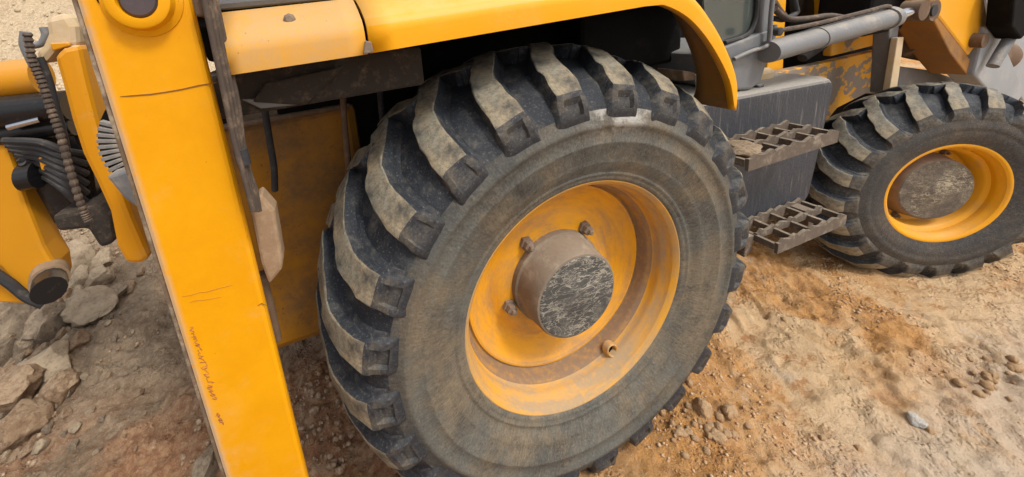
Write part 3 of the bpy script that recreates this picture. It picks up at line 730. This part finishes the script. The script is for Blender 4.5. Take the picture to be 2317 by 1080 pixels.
rod('exhaust_pipe', at(1815, 132, .50), at(1870, 98, .50), .022, M['hose_dark'], BH, 14)
a = at(1736, 118, .17); b = at(2012, 40, .17)
ram = rod('lift_ram', a, b, lambda t: .043, M['grey_steel'], BH, 28)
rod('ram_gland', a.lerp(b, .955), a.lerp(b, 1.0), .050, M['grey_steel'], ram, 28)
rod('ram_collar', a.lerp(b, .36), a.lerp(b, .385), .046, M['grey_steel'], ram, 28)
d_ = (b - a)
rod('ram_rod', a.lerp(b, 1.0), a.lerp(b, 1.20), .024, M['chrome'], ram, 20)
e = a.lerp(b, 1.24)
rod('rod_eye', e + Vector((0, -.03, 0)), e + Vector((0, .03, 0)), .046, M['brown_steel'], ram, 24)
tube('ram_pipe', [a.lerp(b, .05) + Vector((0, 0, .075)), a.lerp(b, .3) + Vector((0, -.01, .065)), a.lerp(b, .7) + Vector((0, -.01, .060)), a.lerp(b, .93) + Vector((0, -.01, .058)), a.lerp(b, .97) + Vector((0, 0, .03))], .009, M['hose'], ram, 8)
tube('hydraulic_hose', [at(p, q_, .24) for p, q_ in [(1752, 20), (1770, 36), (1790, 44), (1830, 42), (1880, 36), (1930, 44)]], .012, M['hose'], BH, 10)
tube('hydraulic_hose', [at(p, q_, .26) for p, q_ in [(1750, 42), (1775, 44), (1800, 30), (1798, 10), (1792, -20)]], .012, M['hose_dark'], BH, 10)
tube('hydraulic_hose', [at(p, q_, .28) for p, q_ in [(1752, 5), (1764, 24), (1778, 40)]], .012, M['brown_steel'], BH, 10)
lathe('grease_cap', [(.01, .016), (-.006, .016), (-.008, .012), (-.008, 0)], 12, M['hose_dark'], ram, loc=at(1762, 72, .13))
pprism('tower_post', [(2014, 60), (2036, 55), (2030, 96), (2022, 210), (2004, 212), (2010, 140)], .30, .36, M['grey_steel'], BH, .005)
pprism('tower_edge', [(2032, 86), (2046, 84), (2030, 206), (2012, 210)], .27, .295, M['pale_cast'], BH, .004)
rod('loader_pivot', at(2116, 24, .205), at(2116, 24, .205) + Vector((0, .10, 0)), .052, M['brown_steel'], BH, 24)
rod('loader_pivot_pin', at(2116, 24, .198), at(2116, 24, .198) + Vector((0, .05, 0)), .028, M['hose_dark'], BH, 20)
box('tower_block', 2.02, 2.35, .30, .50, 1.22, 1.55, M['dark'], BH, .02)
pprism('loader_arm', [(2098, -50), (2220, -50), (2240, 60), (2192, 128), (2140, 60), (2110, 22)], .22, .34, M['loader_y'], BH, .012)
pprism('loader_arm_web', [(2108, 36), (2130, 40), (2212, 160), (2190, 172), (2150, 120)], .225, .36, M['fender_in'], BH, .006)  # brown stands in for the shading on the yellow arm's underside
tube('loader_torque_tube', [at(2030, 78, .42), at(2240, 128, .42)], .12, M['brown_steel'], BH, 28, 1)
pprism('front_plate', [(2036, 150), (2110, 160), (2180, 185), (2180, 240), (2030, 240)], .38, .45, M['grey_steel'], BH, .006)
# bucket linkage and bucket in front
pprism('link_plate', [(2232, 60), (2262, 70), (2320, 210), (2280, 260), (2205, 170)], .20, .30, M['bucket'], BH, .01)
pprism('bucket_side', [(2215, -60), (2420, -60), (2440, 200), (2330, 260), (2262, 120), (2240, 30)], .44, .52, M['bucket'], BH, .01)
rod('bucket_link', at(2300, 60, .16), at(2246, 150, .16), .022, M['grey_steel'], BH, 16)
pprism('tipping_lever', [(2300, -40), (2340, -40), (2340, 60), (2312, 90), (2290, 60)], .12, .20, M['dark'], BH, .01)
rod('link_pin', at(2230, 92, .18), at(2230, 92, .18) + Vector((0, .06, 0)), .040, M['brown_steel'], BH, 20)
box('front_axle', 2.02, 2.27, .30, 1.7, .34, .55, M['dark'], BH, .03)
box('chassis_beam', -.45, 3.0, .62, 1.4, .42, .80, M['dark'], BH, .02)

# ---- backhoe king post, boom and slew gear behind the leg
KY = .80
kp = pprism('king_post', [(118, 128), (140, 108), (176, 100), (196, 190), (222, 290), (262, 400), (300, 500), (338, 586), (318, 600), (284, 598), (262, 560), (246, 480), (214, 410), (184, 350), (158, 270), (140, 200)], KY, KY + .10, M['king'], BH, .02)
pprism('king_post_cap', [(98, 40), (150, 28), (172, 60), (176, 108), (132, 112), (108, 140), (88, 150), (74, 120), (92, 104), (104, 76)], KY + .02, KY + .30, M['pale_cast'], BH, .02)
pprism('cap_slot', [(112, 98), (154, 96), (158, 104), (118, 116)], KY + .005, KY + .019, M['king'], BH, .004)
tube('guard_ring', [at(a, b, KY - .01) for a, b in [(58, 72), (56, 100), (68, 130), (78, 150)]], .014, M['grey_steel'], BH, 10)
tube('guard_ring', [at(a, b, KY + .10) for a, b in [(98, 62), (103, 80), (94, 98), (76, 104)]], .012, M['grey_steel'], BH, 10)
tube('braided_hose', [at(a, b, KY - .06) for a, b in [(62, 76), (74, 140), (96, 190), (116, 250), (138, 310), (160, 390), (186, 470), (200, 500)]], .0115, M['hose'], BH, 8, 16, .22)
tube('hydraulic_hose', [at(a, b, KY + .02) for a, b in [(88, 130), (108, 180), (124, 240), (140, 300), (150, 345)]], .014, M['hose_dark'], BH, 10, 8)
rod('slew_cylinder', at(-60, 190, 1.05), at(96, 172, 1.05), .075, M['boom'], BH, 24)
rod('slew_cylinder', at(-60, 262, 1.0), at(160, 238, 1.0), .062, M['black_gloss'], BH, 24)
rod('slew_cylinder', at(-60, 312, 1.02), at(170, 282, 1.02), .045, M['black_gloss'], BH, 24)
rod('slew_rod', at(20, 288, .95), at(92, 270, .95), .014, M['chrome'], BH, 14)
pprism('valve_block', [(60, 300), (160, 285), (200, 380), (214, 470), (196, 512), (120, 520), (70, 430)], 1.02, 1.25, M['black_gloss'], BH, .03)
pprism('valve_cover', [(84, 356), (150, 350), (156, 382), (92, 388)], .97, 1.04, M['king'], BH, .008)
rod('valve_cap', at(52, 402, 1.0), at(86, 396, 1.0), .055, M['black_gloss'], BH, 20)
pprism('boom_foot', [(112, 490), (205, 470), (250, 500), (258, 552), (226, 566), (196, 520), (128, 528)], .92, 1.2, M['caked'], BH, .02)
for k in range(7):
    tube('hydraulic_hose', [at(10 + 8 * k, 318 + 10 * k, .98), at(90, 322 + 12 * k, .93 + .02 * k), at(140, 340 + 14 * k, .93), at(196, 350 + 22 * k, 1.0)], .014, M['hose_dark'], BH, 8)
bm_ = pprism('boom', [(-60, 250), (0, 285), (30, 375), (62, 470), (98, 560), (122, 600), (128, 640), (112, 676), (84, 690), (40, 660), (0, 610), (-60, 560)], 1.0, 1.12, M['boom'], BH, .015)
c0 = at(106, 626, .99)
rod('pin_collar', c0 + Vector((0, .02, 0)), c0 + Vector((.035, -.045, .0)), .062, M['tan'], bm_, 28)
rod('pin_nut', c0 + Vector((.035, -.045, 0)), c0 + Vector((.075, -.12, 0)), .054, M['black_gloss'], bm_, 14)
tube('boom_edge', [at(a, b, .98) for a, b in [(-40, 600), (20, 640), (60, 672), (100, 690)]], .018, M['hose_dark'], bm_, 8)
pprism('bucket_tip_link', [(-60, 620), (0, 640), (50, 668), (90, 690), (0, 686), (-60, 690)], 1.02, 1.15, M['boom'], BH, .01)
# ribbed slew gear between leg and king post
gc = at(392, 314, .60); 
gear = lathe('slew_drum', [(.10, .205), (.0, .208), (-.01, .203), (-.012, .06), (-.012, 0)], 48, M['dark'], BH, loc=(gc.x, .60, gc.z))
for k in range(12):
    a = R(150 + k * 6.0)
    g = box('drum_rib', .10, .199, -.030, -.010, -.0060, .0060, M['grey_steel'], gear, .002)
    g.rotation_euler = (0, -a, 0)
pprism('drum_guard', [(238, 400), (290, 384), (332, 470), (322, 480), (280, 450)], .50, .56, M['grey_steel'], BH, .01)

# ------------------------------------------------------------------ rubble, clods and gravel
def rock_mesh(seed, sub=3, ang=.55, flat=.7):
    rr = random.Random(seed); bm = bmesh.new(); bmesh.ops.create_icosphere(bm, subdivisions=sub, radius=1)
    planes = []
    for k in range(14):
        n = Vector((rr.gauss(0, 1), rr.gauss(0, 1), rr.gauss(0, 1))).normalized(); planes.append((n, rr.uniform(ang - .08, .80)))
    off = Vector((rr.uniform(0, 99), rr.uniform(0, 99), rr.uniform(0, 99)))
    for v in bm.verts:
        p = v.co.copy()
        for n, dd in planes:
            q_ = p.dot(n)
            if q_ > dd: p -= n * (q_ - dd) * .97
        p *= 1.12 + .18 * mnoise.noise(p * 1.5 + off) + .12 * mnoise.noise(p * 3.7 + off) + .07 * mnoise.noise(p * 9 + off) + .04 * mnoise.noise(p * 21 + off)
        p.z *= flat; v.co = p
    me = bpy.data.meshes.new('rock'); bm.to_mesh(me); bm.free()
    me.polygons.foreach_set('use_smooth', [True] * len(me.polygons))
    try: me.set_sharp_from_angle(angle=R(38))
    except Exception: pass
    return me
def ray_ground(px, py):
    v = _d + _r * ((px - PPX) / FPX) - _u * ((py - PPY) / FPX)
    t = np.arange(.8, 14, .008)
    k = np.nonzero(height(CAM.x + v.x * t, CAM.y + v.y * t) > CAM.z + v.z * t)[0]
    t = float(t[k[0]]) if len(k) else 14.0
    return CAM + v * t, t
def rock(px, py, w, h, mat, label, seed, name='rock', cat='rock', group=None, tilt=0, me=None, ang=.55, sink=.30):
    """px, py: where the stone stands in the survey photo; w, h its size there"""
    p, t = ray_ground(px, py + h * .25)
    sx = w * .43 * t / FPX; sz = h * (.74 if w > 26 else .56) * t / FPX
    me = me or rock_mesh(seed, 4 if w > 30 else 3, ang, 1.0)
    o = link(name, me, mat if not me.materials else (), smooth=False)
    for pl in me.polygons: pl.use_smooth = True
    yaw = math.atan2(_r.y, _r.x)
    o.scale = (sx, (sx + sz) * .5, sz); o.rotation_euler = (0, R(tilt), yaw)
    o.location = (p.x, p.y, gh(p.x, p.y) + sz * (1 - 2 * sink) * .8)
    o['label'] = label; o['category'] = cat
    if group: o['group'] = group
    return o
G, B, P_ = M['rock_grey'], M['rock_brown'], M['rock_pale']
for k, (x, y, z, sx) in enumerate(((.80, .075, .965, .06), (.86, .12, .96, .05), (.77, .12, .955, .045))):
    mc = link('mud_clump', rock_mesh(500 + k, 3, .75, .55), M['mud'], tank); mc.location = (x, y, z); mc.scale = (sx, sx * .8, sx * .55)
big = [
 (40, 728, 84, 92, G, 'upright rounded grey brown rock under the tip of the amber boom', 0),
 (122, 728, 96, 84, G, 'broad blunt grey rock next to the rounded one below the boom pin', 0),
 (216, 690, 130, 52, P_, 'long flat pale rock lying up the slope from the boom pin', -8),
 (12, 802, 34, 70, G, 'narrow upright rock below the two big grey rocks', 0),
 (152, 776, 52, 30, P_, 'small pinkish grey rock on top of the rubble heap', -10),
 (128, 822, 108, 62, P_, 'wide pale slab of rock in the middle of the rubble heap', -8),
 (62, 834, 58, 20, P_, 'thin flat light sliver of stone leaning on the pale slab', 4),
 (78, 866, 70, 28, G, 'small flat brownish stone wedged under the pale slab', 0),
 (146, 868, 104, 40, B, 'elongated tilted brown stone at the edge of the rubble heap', -26),
 (36, 896, 120, 66, B, 'large smooth red brown boulder at the foot of the rubble heap', 8),
 (40, 966, 118, 76, B, 'largest lumpy ochre boulder lying in front of the rubble heap', -6),
 (168, 588, 96, 74, P_, 'pale crumbling block of rock behind the boom pin', 12),
 (100, 796, 34, 24, B, 'small dark stone between the pale slab and the blunt rock', 0),
 (292, 650, 40, 22, B, 'small brown stone alone on the slope beside the yellow leg', -5),
 (474, 1058, 76, 64, G, 'grey stone half hidden behind the foot of the yellow leg', 0),
 (152, 895, 30, 16, G, 'pebble lying loose beside the elongated brown stone', 0),
 (62, 788, 46, 40, G, 'chunky grey rock filling the gap left of the small dark stone', 10),
 (16, 855, 56, 44, B, 'brown wedge of rock above the smooth red brown boulder', -12),
 (110, 900, 40, 26, G, 'grey stone squeezed beside the smooth red brown boulder', 5),
 (196, 720, 54, 30, B, 'brown stone leaning against the long flat pale rock', -14),
 (262, 668, 58, 30, G, 'grey stone at the upper end of the long flat pale rock', -6),
 (180, 640, 70, 44, P_, 'pale broken rock just past the boom pin', 8),
 (232, 632, 60, 36, P_, 'pale angular rock under the king post', -8),
 (240, 592, 56, 34, P_, 'pale lump of rock at the foot of the king post', 6),
 (8, 930, 50, 34, G, 'grey stone caught between the two big brown boulders', 0),
 (98, 758, 40, 30, G, 'small blunt rock tucked under the broad grey one', 14),
]
for i, (px, py, w, h, m, lab, tl) in enumerate(big): rock(px, py, w, h, m, lab, 100 + i, tilt=tl)
small_me = [rock_mesh(300 + k, 3, .48, 1.0) for k in range(5)]
for k, me in enumerate(small_me): me.materials.append((G, B, P_, B, P_)[k])
rr = random.Random(5)
KIND = ('dark grey', 'brown', 'pale', 'brown', 'pale')
for i in range(230):
    px, py = rr.uniform(0, 330), rr.uniform(610, 1040)
    if px > 190 - .25 * (py - 700) and rr.random() < .72: continue
    s = rr.uniform(10, 24) if px > 190 else rr.uniform(14, 44); k = rr.randrange(5); near = px < 150
    rock(px, py, s, s * rr.uniform(.5, .8), G, f'small {KIND[k]} stone ' + ('lying between the big rocks of the rubble heap' if near else 'scattered on the slope between rubble heap and yellow leg'), 0, 'stone', 'stone',
         f'small {KIND[k]} stones ' + ('in the rubble heap' if near else 'on the slope'), rr.uniform(-15, 15), small_me[k])
C = M['clod']
clods = [
 (1590, 925, 46, 44, C, 'largest round orange clay clod on the ground in front of the rear tyre', 0),
 (1626, 988, 44, 26, C, 'flat tan clay clod closest to the rim of the grey scraped patch', 0),
 (1558, 975, 26, 20, C, 'small round clay clod beside the tan flat one', 0),
 (1534, 982, 26, 22, C, 'pale round clay clod at the foot of the rear tyre', 0),
 (1652, 930, 34, 34, C, 'grey tan clod touching the ridge beside the largest orange clod', 0),
 (1612, 965, 30, 26, C, 'orange clod wedged between the other clods', 0),
 (2072, 950, 44, 26, M['white_stone'], 'bright white stone half buried in the clay', 10),
]
for i, (px, py, w, h, m, lab, tl) in enumerate(clods): rock(px, py, w * .8, h * .58, m, lab, 200 + i, 'clay_clod' if m is C else 'white_stone', 'clod' if m is C else 'stone', None, tl, ang=.82, sink=.42)
clod_me = [rock_mesh(400 + k, 2, .75, 1.0) for k in range(4)]
for me in clod_me: me.materials.append(C)
SPOT = ('beside the largest clod, by the rear tyre', 'heaped together past the white stone', 'lying singly on the open scraped clay')
for i in range(58):
    t = rr.random(); k = 0 if t < .58 else 1 if t < .9 else 2
    if k == 0: px, py = rr.gauss(1600, 60), rr.gauss(960, 40)
    elif k == 1: px, py = rr.gauss(2250, 40), rr.gauss(860, 35)
    else: px, py = rr.uniform(1720, 2150), rr.uniform(700, 1060)
    if px < 1440 or py > 1075 or px > 2310: continue
    s = rr.uniform(9, 22)
    rock(px, py, s, s * rr.uniform(.6, .9), C, 'small crumb of orange clay ' + SPOT[k], 0, 'clay_crumb', 'clod', 'clay crumbs ' + SPOT[k], rr.uniform(-15, 15), rr.choice(clod_me))
# gravel too fine to count
def gravel(name, n, xr, yr, smin, smax, mat, label, dens=None):
    bm = bmesh.new(); bmesh.ops.create_icosphere(bm, subdivisions=1, radius=1); bm.verts.ensure_lookup_table()
    V = np.array([v.co[:] for v in bm.verts]); F = np.array([[v.index for v in f.verts] for f in bm.faces]); bm.free()
    xs = np.random.uniform(*xr, n); ys = np.random.uniform(*yr, n)
    if dens is not None:
        k = fbm(xs * 1.9, ys * 1.9, 123, 3) > dens; xs, ys = xs[k], ys[k]
    n = len(xs); zs = height(xs, ys)
    s = smin + (smax - smin) * np.random.random(n) ** 3
    P = V[None] * (1 + .35 * (np.random.random((n, len(V), 1)) - .5)) * s[:, None, None] * np.random.uniform(.6, 1.2, (n, 1, 3))
    P[:, :, 0] += xs[:, None]; P[:, :, 1] += ys[:, None]; P[:, :, 2] += (zs + s * .25)[:, None]
    co = P.reshape(-1, 3); fa = (F[None] + (np.arange(n) * len(V))[:, None, None]).reshape(-1, 3)
    me = bpy.data.meshes.new(name); me.vertices.add(len(co)); me.vertices.foreach_set('co', co.astype(np.float32).ravel())
    me.loops.add(fa.size); me.loops.foreach_set('vertex_index', fa.ravel().astype(np.int32))
    me.polygons.add(len(fa)); me.polygons.foreach_set('loop_start', np.arange(0, fa.size, 3, dtype=np.int32)); me.polygons.foreach_set('loop_total', np.full(len(fa), 3, np.int32))
    me.update(calc_edges=True)
    o = link(name, me, mat, smooth=False); o['kind'] = 'stuff'; o['label'] = label; o['category'] = 'gravel'; return o
gravel('clay_gravel', 12000, (.25, 2.9), (-.7, .9), .0018, .008, M['grit_o'], 'fine orange crumbs and grit strewn over the clay ahead of the rear tyre', .02)
gravel('rubble_gravel', 15000, (-3.3, -.75), (.25, 2.8), .002, .017, M['grit_b'], 'fine brown grit strewn over the slope behind the yellow leg', -.02)
gravel('bank_gravel', 3500, (-9, -2), (3.4, 8), .006, .035, M['grit_p'], 'pale coarse grit covering the sand bank beyond the machine', None)
